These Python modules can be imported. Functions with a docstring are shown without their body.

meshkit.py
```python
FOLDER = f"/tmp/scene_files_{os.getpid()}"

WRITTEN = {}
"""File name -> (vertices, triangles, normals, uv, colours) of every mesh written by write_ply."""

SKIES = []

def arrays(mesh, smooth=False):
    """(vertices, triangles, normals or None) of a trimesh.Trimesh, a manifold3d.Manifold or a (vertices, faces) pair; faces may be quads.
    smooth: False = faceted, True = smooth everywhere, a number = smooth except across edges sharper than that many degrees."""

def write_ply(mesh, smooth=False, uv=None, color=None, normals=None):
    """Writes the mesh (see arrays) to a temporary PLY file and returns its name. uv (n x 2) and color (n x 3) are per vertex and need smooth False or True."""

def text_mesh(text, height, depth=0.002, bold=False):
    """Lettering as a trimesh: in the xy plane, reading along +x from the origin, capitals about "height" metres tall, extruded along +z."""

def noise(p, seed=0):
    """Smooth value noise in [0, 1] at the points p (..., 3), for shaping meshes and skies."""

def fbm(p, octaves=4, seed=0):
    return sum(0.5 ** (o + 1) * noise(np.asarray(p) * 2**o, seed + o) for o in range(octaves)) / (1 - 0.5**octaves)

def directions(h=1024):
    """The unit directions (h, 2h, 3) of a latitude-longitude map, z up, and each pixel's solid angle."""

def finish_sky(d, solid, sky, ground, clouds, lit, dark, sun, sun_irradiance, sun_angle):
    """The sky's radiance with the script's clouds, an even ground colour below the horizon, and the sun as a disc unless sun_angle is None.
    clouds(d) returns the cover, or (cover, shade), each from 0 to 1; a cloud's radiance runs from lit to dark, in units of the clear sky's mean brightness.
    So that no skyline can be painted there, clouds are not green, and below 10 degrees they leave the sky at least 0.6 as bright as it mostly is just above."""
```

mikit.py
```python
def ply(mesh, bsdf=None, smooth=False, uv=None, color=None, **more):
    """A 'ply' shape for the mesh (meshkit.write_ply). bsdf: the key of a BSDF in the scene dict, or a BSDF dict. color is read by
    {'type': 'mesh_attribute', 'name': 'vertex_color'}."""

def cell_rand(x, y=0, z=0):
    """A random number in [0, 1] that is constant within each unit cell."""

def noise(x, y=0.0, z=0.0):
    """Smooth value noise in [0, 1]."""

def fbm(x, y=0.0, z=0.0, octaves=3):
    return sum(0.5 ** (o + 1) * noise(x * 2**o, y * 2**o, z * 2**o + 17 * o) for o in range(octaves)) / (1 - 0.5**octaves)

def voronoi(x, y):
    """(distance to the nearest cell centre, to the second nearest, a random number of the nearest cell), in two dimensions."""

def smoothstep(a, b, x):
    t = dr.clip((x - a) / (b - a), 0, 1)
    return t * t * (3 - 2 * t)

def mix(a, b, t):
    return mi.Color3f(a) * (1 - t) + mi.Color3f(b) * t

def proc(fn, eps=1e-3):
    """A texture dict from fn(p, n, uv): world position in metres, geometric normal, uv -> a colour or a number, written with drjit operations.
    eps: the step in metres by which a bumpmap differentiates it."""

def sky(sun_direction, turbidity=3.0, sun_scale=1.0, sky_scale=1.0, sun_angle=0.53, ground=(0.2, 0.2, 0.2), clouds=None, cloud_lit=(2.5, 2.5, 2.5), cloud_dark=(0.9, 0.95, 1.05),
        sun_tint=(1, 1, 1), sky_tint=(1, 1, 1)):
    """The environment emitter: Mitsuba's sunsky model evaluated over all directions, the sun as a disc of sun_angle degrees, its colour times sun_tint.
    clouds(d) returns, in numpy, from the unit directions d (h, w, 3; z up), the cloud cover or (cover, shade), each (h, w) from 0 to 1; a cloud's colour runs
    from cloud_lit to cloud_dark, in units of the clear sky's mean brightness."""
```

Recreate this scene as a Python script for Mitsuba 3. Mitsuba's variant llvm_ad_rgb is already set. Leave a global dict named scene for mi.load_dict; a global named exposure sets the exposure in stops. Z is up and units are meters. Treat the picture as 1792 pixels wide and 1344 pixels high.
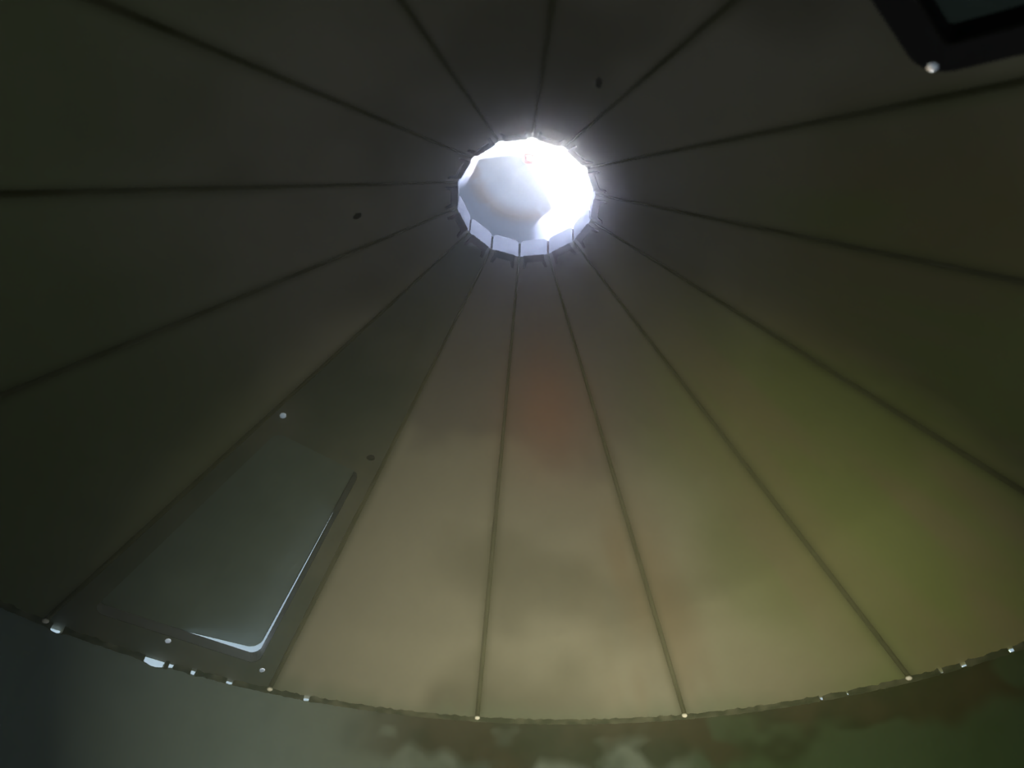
import math, random
import numpy as np, trimesh
import mitsuba as mi, drjit as dr
import mikit, meshkit
from mikit import noise, fbm, smoothstep, mix
from shapely.geometry import Polygon, Point, box as sbox
from shapely.ops import unary_union
random.seed(7); np.random.seed(7)
T = mi.ScalarTransform4f
scene, labels = {}, {}

# ------------------------------------------------------------------ camera, sky, lamp, exposure
exposure = 0.3
CAM = [0.0, -1.5491, -1.1809]
FWD = [-0.008677, 0.745990, 0.665901]
UP = [-0.038182, -0.665687, 0.745254]
scene['camera'] = {'type': 'thinlens', 'fov': 69.55, 'fov_axis': 'x', 'aperture_radius': 0.012, 'focus_distance': 3.3,
                   'to_world': T().look_at(origin=CAM, target=[c + f for c, f in zip(CAM, FWD)], up=UP)}
SUN_AZ, SUN_EL = math.radians(145), math.radians(14)
SUN = [math.sin(SUN_AZ) * math.cos(SUN_EL), math.cos(SUN_AZ) * math.cos(SUN_EL), math.sin(SUN_EL)]
scene['sky'] = mikit.sky(SUN, turbidity=5.0, sun_scale=440.0, sky_scale=8.0, sun_tint=(0.58, 0.93, 2.45), sky_tint=(1.08, 1.0, 0.93), ground=(0.28, 0.285, 0.29))
# unseen torch added to light the lower roof: hot spot and wide spill
ADDED_TORCH = [0.40, -0.45, -2.52]
scene['added_torch_beam'] = {'type': 'spot', "cutoff_angle": 36.5, "beam_width": 3.0, 'intensity': {'type': 'rgb', 'value': [52, 47.5, 32.5]},
                       'to_world': T().look_at(origin=ADDED_TORCH, target=[0.38, 2.10, 0.0], up=[0, 0, 1])}
scene['added_torch_spill'] = {'type': 'spot', 'cutoff_angle': 88.0, 'beam_width': 20.0, 'intensity': {'type': 'rgb', 'value': [2.75, 2.75, 2.75]},
                        'to_world': T().look_at(origin=ADDED_TORCH, target=[0.3, -0.3, 0.6], up=[0, 1, 0])}
scene['bloom_medium'] = {'type': 'homogeneous', 'albedo': 0.97, 'sigma_t': 0.27, 'phase': {'type': 'hg', 'g': 0.93}}  # scattering medium added for the bloom around the hole

# ------------------------------------------------------------------ the place: a round silo under a 14 sheet conical roof
R, HZ, RH, N, PH0 = 2.25, 1.22617, 0.25239, 14, 0.162217
AL = math.pi / N
COSA = math.cos(AL)
S_EAVE = math.hypot(R * COSA, HZ)          # slope length from apex to eave along a sheet's middle
SIN_S, COS_S = HZ / S_EAVE, R * COSA / S_EAVE
S_HOLE, S_OUT = S_EAVE * RH / R, S_EAVE + 0.022
APEX = np.array([0, 0, HZ])

def az(k): return PH0 + 2 * math.pi / N * k
def frame(k):
    p = az(k)
    e = np.array([math.sin(p), math.cos(p), 0]); t = np.array([math.cos(p), -math.sin(p), 0])
    s = e * COS_S - np.array([0, 0, SIN_S]); n = np.cross(t, s)
    return s, t, n if n[2] > 0 else -n
def to_world(v, k):
    """(s down the slope, t across, n above the sheet) of sheet k to world."""
    s, t, n = frame(k)
    return APEX + v[:, :1] * s + v[:, 1:2] * t + v[:, 2:3] * n
def sheet_mesh(poly, n0, n1, k, tilt=None):
    m = trimesh.creation.extrude_polygon(poly, n1 - n0)
    v = np.array(m.vertices); v[:, 2] += n0
    if tilt is not None: v[:, 2] += tilt(v[:, 0], v[:, 1])
    m = trimesh.Trimesh(to_world(v, k), m.faces, process=False)
    if m.volume < 0: m.invert()
    return m
def half(s): return s * COS_S * math.tan(AL)          # half width of a sheet at slope length s

def count(key):
    if key not in scene and not any(q.startswith(key + '__') for q in scene): return key
    i = 1
    while f'{key}_{i:03d}' in scene or any(q.startswith(f'{key}_{i:03d}__') for q in scene): i += 1
    return f'{key}_{i:03d}'
def put(key, mesh, bsdf, smooth=False, **lab):
    key = count(key)
    scene[key] = mikit.ply(mesh, bsdf, smooth=smooth)
    if lab: labels[key] = lab
    return key
def join(ms): return trimesh.util.concatenate(ms)
def bar(a, b, w, h, up):
    """a box from a to b, w wide, h high."""
    a, b = np.array(a, float), np.array(b, float); d = b - a; L = np.linalg.norm(d); d /= L
    u = np.array(up, float); u -= d * (u @ d); u /= np.linalg.norm(u); r = np.cross(d, u)
    m = trimesh.creation.box([L, w, h]); M = np.eye(4); M[:3, 0], M[:3, 1], M[:3, 2], M[:3, 3] = d, r, u, (a + b) / 2
    m.apply_transform(M)
    if m.volume < 0: m.invert()
    return m

# ------------------------------------------------------------------ materials
def mat(key, color, rough=0.6, spec=0.3, metallic=0.0):
    c = color if isinstance(color, dict) else {'type': 'rgb', 'value': list(color)}
    if metallic: b = {'type': 'roughconductor', 'alpha': rough ** 2, 'specular_reflectance': c}
    elif rough < 0.46: b = {'type': 'principled', 'base_color': c, 'roughness': rough, 'specular': spec}
    else: b = {'type': 'diffuse', 'reflectance': c}
    scene[key] = {'type': 'twosided', 'bsdf': b}
def bump(x, c, w): return dr.exp(-dr.square((x - c) / w))
def roof_color(p, n, uv):
    phi, r = dr.atan2(p.x, p.y), dr.sqrt(p.x * p.x + p.y * p.y)
    cloud = fbm(p.x * 1.7 + 5, p.y * 1.7, p.z * 1.7, 3)
    streak = fbm(phi * 9.0, r * 1.2, 3.0, 3)
    c = mix((0.205, 0.20, 0.165), (0.13, 0.128, 0.10), smoothstep(0.40, 0.66, cloud))
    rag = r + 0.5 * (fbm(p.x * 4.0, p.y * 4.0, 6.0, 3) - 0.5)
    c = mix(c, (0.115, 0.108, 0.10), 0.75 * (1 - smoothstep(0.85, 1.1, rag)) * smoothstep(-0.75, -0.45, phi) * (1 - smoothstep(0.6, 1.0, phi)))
    c = mix(c, (0.12, 0.15, 0.11), 0.6 * smoothstep(2.10, 2.24, r + 0.05 * (noise(phi * 30, 2.0) - 0.5)))
    green = smoothstep(0.30, 1.0, phi) * (1 - smoothstep(1.8, 2.5, phi)) * smoothstep(0.45, 1.1, r)
    c = mix(c, mix((0.135, 0.165, 0.05), (0.16, 0.15, 0.07), smoothstep(0.35, 0.65, streak)), 0.85 * green)
    algae = smoothstep(-0.8, -1.25, phi) * smoothstep(0.7, 1.5, r)
    c = mix(c, (0.115, 0.145, 0.07), 0.8 * algae)
    c = mix(c, (0.085, 0.105, 0.055), 0.6 * smoothstep(-0.94, -0.98, phi) * smoothstep(-1.9, -1.2, phi) * smoothstep(0.8, 1.4, r))
    c = mix(c, (0.16, 0.12, 0.075), 0.7 * bump(phi, 0.36, 0.12) * smoothstep(1.0, 1.5, r) * smoothstep(0.3, 0.6, streak))
    lap = dr.abs(phi - PH0 - AL - 2 * AL * dr.round((phi - PH0 - AL) / (2 * AL))) * r
    c = mix(c, (0.06, 0.065, 0.035), 0.7 * bump(lap, 0.0, 0.005 + 0.021 * smoothstep(0.3, 1.2, r)))
    rust = bump(phi, 0.15, 0.21) * bump(r, 0.80, 0.26)
    c = mix(c, (0.22, 0.125, 0.095), 0.75 * rust)
    return c
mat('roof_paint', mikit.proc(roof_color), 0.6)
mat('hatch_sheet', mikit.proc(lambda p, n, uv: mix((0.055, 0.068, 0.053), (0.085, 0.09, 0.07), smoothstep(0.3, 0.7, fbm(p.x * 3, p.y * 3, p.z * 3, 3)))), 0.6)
mat('seam_dirt', mikit.proc(lambda p, n, uv: mix((0.045, 0.05, 0.025), (0.075, 0.078, 0.045), noise(p.x * 9, p.y * 9, p.z * 9))), 0.8, 0.1)
def wall_color(p, n, uv):
    phi = dr.atan2(p.x, p.y)
    a = phi * 2.25
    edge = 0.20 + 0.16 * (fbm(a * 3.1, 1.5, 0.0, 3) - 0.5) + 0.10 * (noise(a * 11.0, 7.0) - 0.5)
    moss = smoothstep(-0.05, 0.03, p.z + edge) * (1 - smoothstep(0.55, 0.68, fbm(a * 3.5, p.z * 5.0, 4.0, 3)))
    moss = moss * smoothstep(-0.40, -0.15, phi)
    c = mix((0.12, 0.145, 0.13), (0.05, 0.07, 0.055), smoothstep(0.35, 0.65, fbm(a * 4, p.z * 4, 2.0, 3)))
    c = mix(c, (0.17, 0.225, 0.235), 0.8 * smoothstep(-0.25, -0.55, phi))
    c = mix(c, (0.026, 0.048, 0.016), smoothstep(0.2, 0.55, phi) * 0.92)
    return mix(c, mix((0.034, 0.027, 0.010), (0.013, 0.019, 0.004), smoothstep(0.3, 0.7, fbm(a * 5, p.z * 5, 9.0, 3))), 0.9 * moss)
mat('wall_paint', mikit.proc(wall_color), 0.7, 0.15)
mat('flange_white', (0.14, 0.15, 0.165), 0.6, 0.2)
mat('clip_dark', mikit.proc(lambda p, n, uv: mix((0.014, 0.017, 0.013), (0.035, 0.02, 0.016), smoothstep(0.4, 0.6, noise(p.x * 14, p.y * 14, 2)))), 0.7, 0.2)
mat('curb_grey', (0.17, 0.18, 0.19), 0.45)
mat('rubber', (0.026, 0.026, 0.027), 0.6, 0.2)
mat('hatch_lid_paint', mikit.proc(lambda p, n, uv: mix((0.062, 0.084, 0.075), (0.085, 0.11, 0.098), fbm(p.x * 5, p.y * 5, p.z * 5, 3))), 0.5)
mat('hatch_lid_dark', (0.055, 0.082, 0.072), 0.5)
mat('seal_dark', mikit.proc(lambda p, n, uv: mix((0.035, 0.045, 0.025), (0.085, 0.09, 0.06), smoothstep(0.3, 0.8, noise(p.x * 25, p.y * 25, p.z * 25)))), 0.9, 0.1)
mat('floor_grain', mikit.proc(lambda p, n, uv: mix((0.10, 0.085, 0.05), (0.15, 0.125, 0.075), fbm(p.x * 8, p.y * 8, 1, 3))), 0.9, 0.1)
mat('knob_red', (0.22, 0.022, 0.012), 0.4)
mat('steel', (0.7, 0.7, 0.7), 0.35, 0.5, 1.0)
mat('mud', (0.012, 0.013, 0.009), 0.9, 0.1)
scene['nylon_bolt'] = {'type': 'principledthin', 'base_color': {'type': 'rgb', 'value': [0.97, 0.94, 0.90]}, 'roughness': 0.5, 'diff_trans': 2.0}
def lid_color(p, n, uv):
    r = dr.sqrt(p.x * p.x + p.y * p.y)
    dirt = bump(r, 0.195, 0.028) * smoothstep(0.3, 0.6, fbm(p.x * 14, p.y * 14, 3, 3))
    spots = smoothstep(0.5, 0.75, fbm(p.x * 11, p.y * 11, 8, 3)) * 0.25
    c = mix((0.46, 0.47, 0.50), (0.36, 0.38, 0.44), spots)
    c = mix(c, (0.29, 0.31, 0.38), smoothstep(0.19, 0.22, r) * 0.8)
    return mix(c, (0.36, 0.27, 0.21), 0.7 * dirt)
scene['lid_fibreglass'] = {'type': 'principledthin', 'base_color': mikit.proc(lid_color), 'roughness': 0.5, 'diff_trans': 1.85, 'spec_trans': 0.0}

# ------------------------------------------------------------------ roof sheets, one part each
HATCH_L, HATCH_R = -2, 5
def hatch_opening(o=0.0, rd=0.04):
    a, b = 1.352, 2.402
    q = Polygon([(a, -half(a) + 0.075), (b, -half(b) + 0.105), (b, half(b) - 0.105), (a, half(a) - 0.075)])
    return q.buffer(-rd).buffer(rd + o, join_style=1)
def opening(k): return hatch_opening() if k == HATCH_L else hatch_opening(-0.075, 0.09)
BOLT_HOLES = {HATCH_L: [(1.278, -0.215), (2.422, 0.408), (2.424, -0.037)], HATCH_R: [(1.383, -0.172), (1.383, 0.172)]}
for i in range(N):
    k = i - 6
    q = Polygon([(S_HOLE, -half(S_HOLE)), (S_OUT, -half(S_OUT)), (S_OUT, half(S_OUT)), (S_HOLE, half(S_HOLE))])
    if k in (HATCH_L, HATCH_R):
        q = q.difference(opening(k))
        for b in BOLT_HOLES[k]: q = q.difference(Point(b).buffer(0.0115, 8))
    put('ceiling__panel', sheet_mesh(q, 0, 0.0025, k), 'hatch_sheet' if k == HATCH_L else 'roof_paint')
labels['ceiling'] = {'kind': 'structure', 'label': 'conical grey metal roof of fourteen tapering sheets seen from below'}

# seams: the folded lap between two sheets, a dark bead that widens towards the eave
def seam(k):
    p = az(k + 0.5)
    e = np.array([math.sin(p), math.cos(p), 0]); t = np.array([math.cos(p), -math.sin(p), 0])
    rs = np.linspace(RH + 0.005, R - 0.004, 14)
    sec = [(-1, 0.1), (-0.75, -0.55), (-0.3, -0.95), (0.3, -0.95), (0.75, -0.55), (1, 0.1), (1, 0.35), (-1, 0.35)]
    V, F = [], []
    for j, r in enumerate(rs):
        w = 0.003 + 0.009 * min(1, max(0, (r - RH) / 1.3)) ** 0.8; d = 0.004 + 0.006 * (r / R)
        c = e * r + np.array([0, 0, HZ * (1 - r / R)])
        nn = np.cross(t, e * R - np.array([0, 0, HZ])); nn /= np.linalg.norm(nn); nn *= np.sign(nn[2])
        for a, b in sec: V.append(c + t * a * w + nn * b * d)
    m = len(sec)
    for j in range(len(rs) - 1):
        for q in range(m):
            a, b = j * m + q, j * m + (q + 1) % m
            F += [[a, b, b + m], [a, b + m, a + m]]
    for base, flip in ((0, 0), ((len(rs) - 1) * m, 1)):
        for q in range(1, m - 1): F.append([base, base + q, base + q + 1] if flip else [base, base + q + 1, base + q])
    me = trimesh.Trimesh(np.array(V), F, process=False)
    if me.volume < 0: me.invert()
    return me
for i in range(N): put('ceiling__seam', seam(i - 6), 'seam_dirt', smooth=50, **({'label': 'dark dirt-filled seam between two roof sheets'} if i == 0 else {}))

# neck: every sheet's end is turned up at the filling hole
def neck_flange(k):
    a = RH * COSA; w = a * math.tan(AL) - 0.0045
    p = az(k); e = np.array([math.sin(p), math.cos(p), 0]); t = np.array([math.cos(p), -math.sin(p), 0])
    q = Polygon([(-w, 0), (w, 0), (w, 0.088), (w - 0.012, 0.098), (-w + 0.012, 0.098), (-w, 0.088)])
    m = trimesh.creation.extrude_polygon(q, 0.003); v = m.vertices
    z0 = HZ * (1 - RH / R)
    m = trimesh.Trimesh(t * v[:, :1] + np.array([0, 0, 1]) * (v[:, 1:2] + z0 - 0.001) + e * (a + v[:, 2:3]), m.faces, process=False)
    if m.volume < 0: m.invert()
    return m
for i in range(N): put('ceiling__neck_flange', neck_flange(i - 6), 'flange_white', **({'label': 'pale turned-up end of a roof sheet around the hole'} if i == 0 else {}))
# outer ring behind the slits, raised to block sun streaks through them
def neck_ring():
    prof = Polygon([(RH * 1.035, 0.0), (RH * 1.06, 0.0), (RH * 1.06, 0.098), (RH * 1.035, 0.098)])
    m = trimesh.creation.revolve(np.array(prof.exterior.coords), sections=84); m.apply_translation([0, 0, HZ * (1 - RH / R) - 0.004])
    return m
put('ceiling__neck_ring', neck_ring(), 'clip_dark', smooth=40)
# dark clips under the edge of the hole, one to a sheet
def clip(k):
    s0 = S_HOLE - 0.001; w = half(S_HOLE) - 0.017
    body = Polygon([(s0, -w), (s0 + 0.027, -w - 0.002), (s0 + 0.027, w + 0.002), (s0, w)])
    ears = [Polygon([(s0 + 0.024, sg * (w + 0.002)), (s0 + 0.05, sg * (w + 0.008)), (s0 + 0.05, sg * (w - 0.001)), (s0 + 0.024, sg * (w - 0.012))]) for sg in (-1, 1)]
    return sheet_mesh(unary_union([body] + ears), -0.0045, -0.0005, k)
for i in range(N): put('ceiling__clip', clip(i - 6), 'clip_dark', **({'label': 'dark clip with two prongs at the rim of the hole'} if i == 0 else {}))

# bolts: pale nylon heads at the eave end of every seam
def dome(center, nrm, r, h=0.5, cap=False):
    m = trimesh.creation.icosphere(2, r)
    if cap: m.update_faces(m.triangles_center[:, 2] < 0.02 * r); m.remove_unreferenced_vertices()
    m.vertices[:, 2] *= h
    M = trimesh.geometry.align_vectors([0, 0, 1], nrm); M[:3, 3] = center
    m.apply_transform(M); return m
for i in range(N):
    p = az(i - 6 + 0.5); e = np.array([math.sin(p), math.cos(p), 0])
    c = e * (R - 0.015) + np.array([0, 0, HZ * 0.015 / R - 0.010])
    put('ceiling__bolt', dome(c, [0, 0, 1], 0.013, 0.7), 'bolt_white', smooth=True, **({'label': 'small white bolt head at the eave end of a seam'} if i == 0 else {}))
mat('bolt_white', (0.9, 0.88, 0.82), 0.4)

# ------------------------------------------------------------------ wall, floor, eave seal
def wall_r(p):
    d = (p - az(0) + AL) % (2 * AL) - AL
    return R * (0.35 + 0.65 * COSA / math.cos(d))
def roof_z(p, r):
    d = (p - az(0) + AL) % (2 * AL) - AL
    return HZ * (1 - r * math.cos(d) / (R * COSA))
def gap(p):
    d = math.degrees(p) % 360
    return 0.011 + sum(h * math.exp(-((d - a) / w) ** 2) for a, w, h in ((306.4, 0.6, 0.016), (317.1, 1.3, 0.018), (321.5, 0.5, 0.006), (325.9, 0.5, 0.006), (335.2, 0.5, 0.008)))
ang = np.linspace(0, 2 * math.pi, 14 * 48 + 1)[:-1] + az(0)
def ring(f): return np.array([f(p) for p in ang])
def tube_mesh(rings):
    V = np.vstack(rings); n = len(ang); F = []
    for j in range(len(rings)):
        for q in range(n):
            a, b = j * n + q, j * n + (q + 1) % n; c, d = (a + n) % len(V), (b + n) % len(V)
            F += [[a, b, d], [a, d, c]]
    m = trimesh.Trimesh(V, F, process=False)
    if m.volume < 0: m.invert()
    return m
def pt(p, r, z): return [math.sin(p) * r, math.cos(p) * r, z]
top = lambda dr_: (lambda p: pt(p, wall_r(p) + dr_, roof_z(p, wall_r(p) + dr_) - gap(p)))
FLOOR = -2.65
put('wall_round', tube_mesh([ring(lambda p: pt(p, wall_r(p), FLOOR)), ring(top(0)), ring(top(0.004)), ring(lambda p: pt(p, wall_r(p) + 0.004, FLOOR))]),
    'wall_paint', smooth=40, kind='structure', label='round steel wall under the eave with moss and bare grey patches')
fl = trimesh.creation.cylinder(R - 0.03, 0.05, sections=84); fl.apply_translation([0, 0, FLOOR - 0.02])
put('floor', fl, 'floor_grain', kind='structure', label='dusty floor of the silo')
# light comes in where the eave seal has crumbled away: (azimuth in degrees, half width in degrees)
LEAKS = [(306.4, 0.55), (317.0, 1.15), (318.9, 0.3), (321.5, 0.3), (325.9, 0.4), (335.2, 0.35), (38.3, 0.16), (41.2, 0.1), (51.3, 0.2), (53.7, 0.3), (58.7, 0.25)]
def seal_piece(p0, p1):
    n = max(2, int((p1 - p0) / math.radians(0.45)))
    V, F = [], []
    for j in range(n + 1):
        p = p0 + (p1 - p0) * j / n; q = p * 40
        bite = 0.006 * (math.sin(q * 3.1) + math.sin(q * 7.7 + 1) + math.sin(q * 13.3 + 2)) / 3
        r = wall_r(p); ri = r - 0.009 + bite
        zt = lambda rr: roof_z(p, rr) - 0.0005
        zb = roof_z(p, r) - gap(p) - 0.003 + 0.7 * bite
        for a, b in ((ri, zt(ri)), (r + 0.012, zt(r + 0.012)), (r + 0.012, roof_z(p, r + 0.012) - gap(p)), (r - 0.001, zb + 0.004), (ri + 0.004, zb - 0.004)): V.append(pt(p, a, b))
    for j in range(n):
        for q in range(5):
            a, b = j * 5 + q, j * 5 + (q + 1) % 5
            F += [[a, b, b + 5], [a, b + 5, a + 5]]
    for q in range(1, 4): F += [[0, q, q + 1], [n * 5, n * 5 + q + 1, n * 5 + q]]
    m = trimesh.Trimesh(np.array(V), F, process=False)
    if m.volume < 0: m.invert()
    return m
cuts = sorted((a % 360, w) for a, w in LEAKS)
edges = [(math.radians(a + w), math.radians(b - v)) for (a, w), (b, v) in zip(cuts, cuts[1:] + [(cuts[0][0] + 360, cuts[0][1])])]
for a, b in edges:
    if b - a > 0.002: put('trim_1__seal', seal_piece(a, b), 'seal_dark', smooth=40)
labels['trim_1'] = {'kind': 'structure', 'label': 'crumbling dark seal along the eave with daylight in its gaps'}

# ------------------------------------------------------------------ roof hatches
def hatch(key, k, label, lidmat, curbmat, lift, bolts, seal):
    key = count(key)
    op = opening(k)
    cb = op.buffer(0.006, join_style=1).difference(op.buffer(0.0005, join_style=1))
    scene[key + '__curb'] = mikit.ply(sheet_mesh(cb, 0.0026, 0.062, k), curbmat)
    s0, s1 = 1.352, 2.402
    def tilt(s, t):                                          # the lid's lower right corner is bent up
        if not lift: return 0 * s
        u, v = np.clip((s - s0) / (s1 - s0), 0, 1.1), np.clip((t / half(s) + 0.05) / 0.9, 0, 1.2)
        return lift * v * (0.30 + 0.70 * u)
    ol = op.buffer(0.008 if lift else 0.03, join_style=1)
    cells = [c for c in (ol.intersection(sbox(a, b, a + 0.08, b + 0.08)) for a in np.arange(1.2, 2.6, 0.08) for b in np.arange(-0.64, 0.6, 0.08)) if c.area > 1e-6] if lift else [ol]
    scene[key + '__lid'] = mikit.ply(join([sheet_mesh(c, 0.0635, 0.066, k, tilt) for c in cells]), lidmat)
    rim = ol.difference(ol.buffer(-0.003))
    if lift: rim = rim.difference(Polygon([(1.6, 0.02), (1.6, 0.6), (2.6, 0.6), (2.6, 0.02)]))
    skirt = sheet_mesh(rim, 0.0635 - 0.028, 0.0634, k, tilt)
    scene[key + '__skirt'] = mikit.ply(skirt, curbmat)
    labels[key + '__skirt'] = {'label': 'turned-down edge of the hatch lid'}
    if seal:
        rb = hatch_opening(0, 0.09).difference(op)  # flat black ring lying around the opening
        for b in bolts: rb = rb.difference(Point(b).buffer(0.0112, 8))
        scene[key + '__seal'] = mikit.ply(sheet_mesh(rb, -0.005, -0.0005, k), 'rubber')
        labels[key + '__seal'] = {'label': 'wide flat black ring around the opening'}
    s, t, n = frame(k)
    for b in bolts:
        c = APEX + b[0] * s + b[1] * t - (0.0055 if seal else 0.0008) * n
        bk = count(key + '__bolt'); scene[bk] = mikit.ply(dome(c, n, 0.0125, 0.4, True), 'nylon_bolt', smooth=True)
        labels[bk] = {'label': 'white bolt cap glowing with daylight'}
    for hs in (1.55, 2.2):                                  # hinges outside
        c = APEX + hs * s - (half(hs) - 0.015) * t + 0.04 * n
        hk = count(key + '__hinge'); scene[hk] = mikit.ply(bar(c - 0.05 * s, c + 0.05 * s, 0.03, 0.07, n), curbmat)
    labels[key] = {'label': label, 'category': 'hatch'}
hatch('roof_hatch', HATCH_L, 'grey-green roof hatch by the eave with bright daylight along two edges', 'hatch_lid_paint', 'curb_grey', 0.05, BOLT_HOLES[HATCH_L], False)
hatch('roof_hatch', HATCH_R, 'dark roof hatch edged with a wide flat black ring, one bright bolt at its corner', 'hatch_lid_dark', 'rubber', 0.0, [(1.383, -0.172), (1.383, 0.172)], True)

# ------------------------------------------------------------------ the lid over the filling hole
def lathe(profile, n=96):
    return trimesh.creation.revolve(np.array(profile), sections=n)
LZ = 1.405
cover = lathe([(0.012, LZ), (0.10, LZ - 0.070), (0.185, LZ - 0.132), (0.20, LZ - 0.139), (0.345, LZ - 0.186), (0.352, LZ - 0.215)], 112)
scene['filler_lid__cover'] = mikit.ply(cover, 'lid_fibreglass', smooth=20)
knob = join([trimesh.creation.cylinder(0.016, 0.03, sections=24), trimesh.creation.torus(0.020, 0.008, 24, 12).apply_translation([0, 0, -0.012])]); knob.apply_translation([0.008, 0, LZ - 0.012])
scene['filler_lid__knob'] = mikit.ply(knob, 'knob_red', smooth=40); labels['filler_lid__knob'] = {'label': 'red knob in the middle of the lid'}
scene['filler_lid__knob__bolt'] = mikit.ply(dome([0.009, -0.004, LZ - 0.034], [0, 0, 1], 0.0115, 0.6), 'bolt_white', smooth=True)  # white dome put in as the bright highlight on the knob
labels['filler_lid__knob__bolt'] = {'label': 'white dome standing in for a highlight on the red knob'}
for i in range(3):
    p = az(-1.5 + i * 14 / 3) ; p = az(round(-1.5 + i * 14 / 3) )
    e = np.array([math.sin(p), math.cos(p), 0])
    z0 = HZ * (1 - 0.30 / R)
    b = bar(e * 0.30 + [0, 0, z0], e * 0.30 + [0, 0, LZ - 0.175], 0.03, 0.006, e)
    bk = count('filler_lid__bracket'); scene[bk] = mikit.ply(b, 'steel')
labels['filler_lid'] = {'label': 'white translucent cone lid glowing with sunlight above the round hole', 'category': 'lid'}

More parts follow.
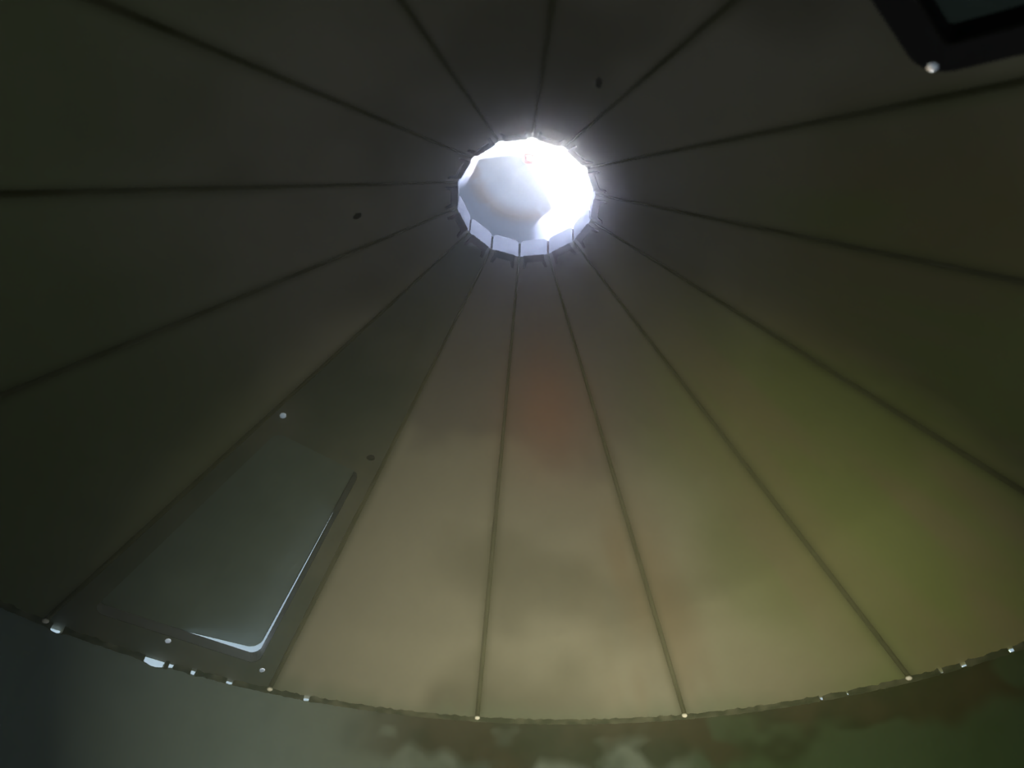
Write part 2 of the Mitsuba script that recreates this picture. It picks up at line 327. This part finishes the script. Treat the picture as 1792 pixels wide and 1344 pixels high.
# mud dabs stuck to the sheets
def dab(k, s, t, a, b, rot, key_label):
    m = trimesh.creation.icosphere(2, 1.0)
    v = m.vertices * (1 + 0.25 * (meshkit.noise(m.vertices * 2.3 + k) - 0.5))[:, None]
    c_, s_ = math.cos(rot), math.sin(rot)
    w = np.stack([s + c_ * v[:, 0] * a - s_ * v[:, 1] * b, t + s_ * v[:, 0] * a + c_ * v[:, 1] * b, -0.001 + v[:, 2] * 0.006], 1)
    m = trimesh.Trimesh(to_world(w, k), m.faces, process=False)
    if m.volume < 0: m.invert()
    put('mud_dab', m, 'mud', smooth=True, label=key_label, category='mud dab')

dab(-8, 0.657, -0.040, 0.024, 0.009, 0.35, 'dark mud dab on the roof up and right of the round hole')
dab(-4, 0.657, -0.007, 0.016, 0.010, 0.4, 'small dark mud dab on the roof left of the round hole')
dab(HATCH_L, 1.266, 0.190, 0.013, 0.017, 0.2, 'dark mud dab above the upper right corner of the grey-green hatch')

# body for the added torch, out of view on the floor
tq = np.array([0.38, 2.10, 0.0]) - np.array(ADDED_TORCH); tq /= np.linalg.norm(tq); th = np.array([tq[0], tq[1], 0]) / np.hypot(tq[0], tq[1])
body = trimesh.creation.revolve([(0, -0.16), (0.014, -0.16), (0.016, -0.05), (0.026, -0.012), (0.028, 0.0), (0.022, -0.004), (0, -0.02)], sections=32)
M = trimesh.geometry.align_vectors([0, 0, 1], tq); M[:3, 3] = np.array(ADDED_TORCH) - tq * 0.002; body.apply_transform(M)
scene['added_torch__body'] = mikit.ply(body, 'rubber', smooth=40)
foot = np.array(ADDED_TORCH) - tq * 0.1
scene['added_torch__stand'] = mikit.ply(bar([foot[0], foot[1], FLOOR + 0.006], [foot[0], foot[1], foot[2] - 0.012], 0.02, 0.05, th), 'rubber')
labels['added_torch'] = {'label': 'black hand torch added out of view on the silo floor to light the roof', 'category': 'torch'}

# ------------------------------------------------------------------ haze volume added to imitate lens bloom around the hole
HR = 1.15
hv = trimesh.convex.convex_hull(np.vstack([ring(lambda p: pt(p, HR * 0.8, -0.9)), ring(lambda p: pt(p, HR, -0.55)), ring(lambda p: pt(p, HR, roof_z(p, HR) - 0.03)), ring(lambda p: pt(p, RH * 0.98, HZ * (1 - RH / R) - 0.03))]))
scene['bloom_haze'] = {**mikit.ply(hv, {'type': 'null'}), 'interior': {'type': 'ref', 'id': 'bloom_medium'}}
labels['bloom_haze'] = {'label': 'faint haze volume added under the round hole to imitate lens bloom', 'category': 'haze', 'kind': 'stuff'}
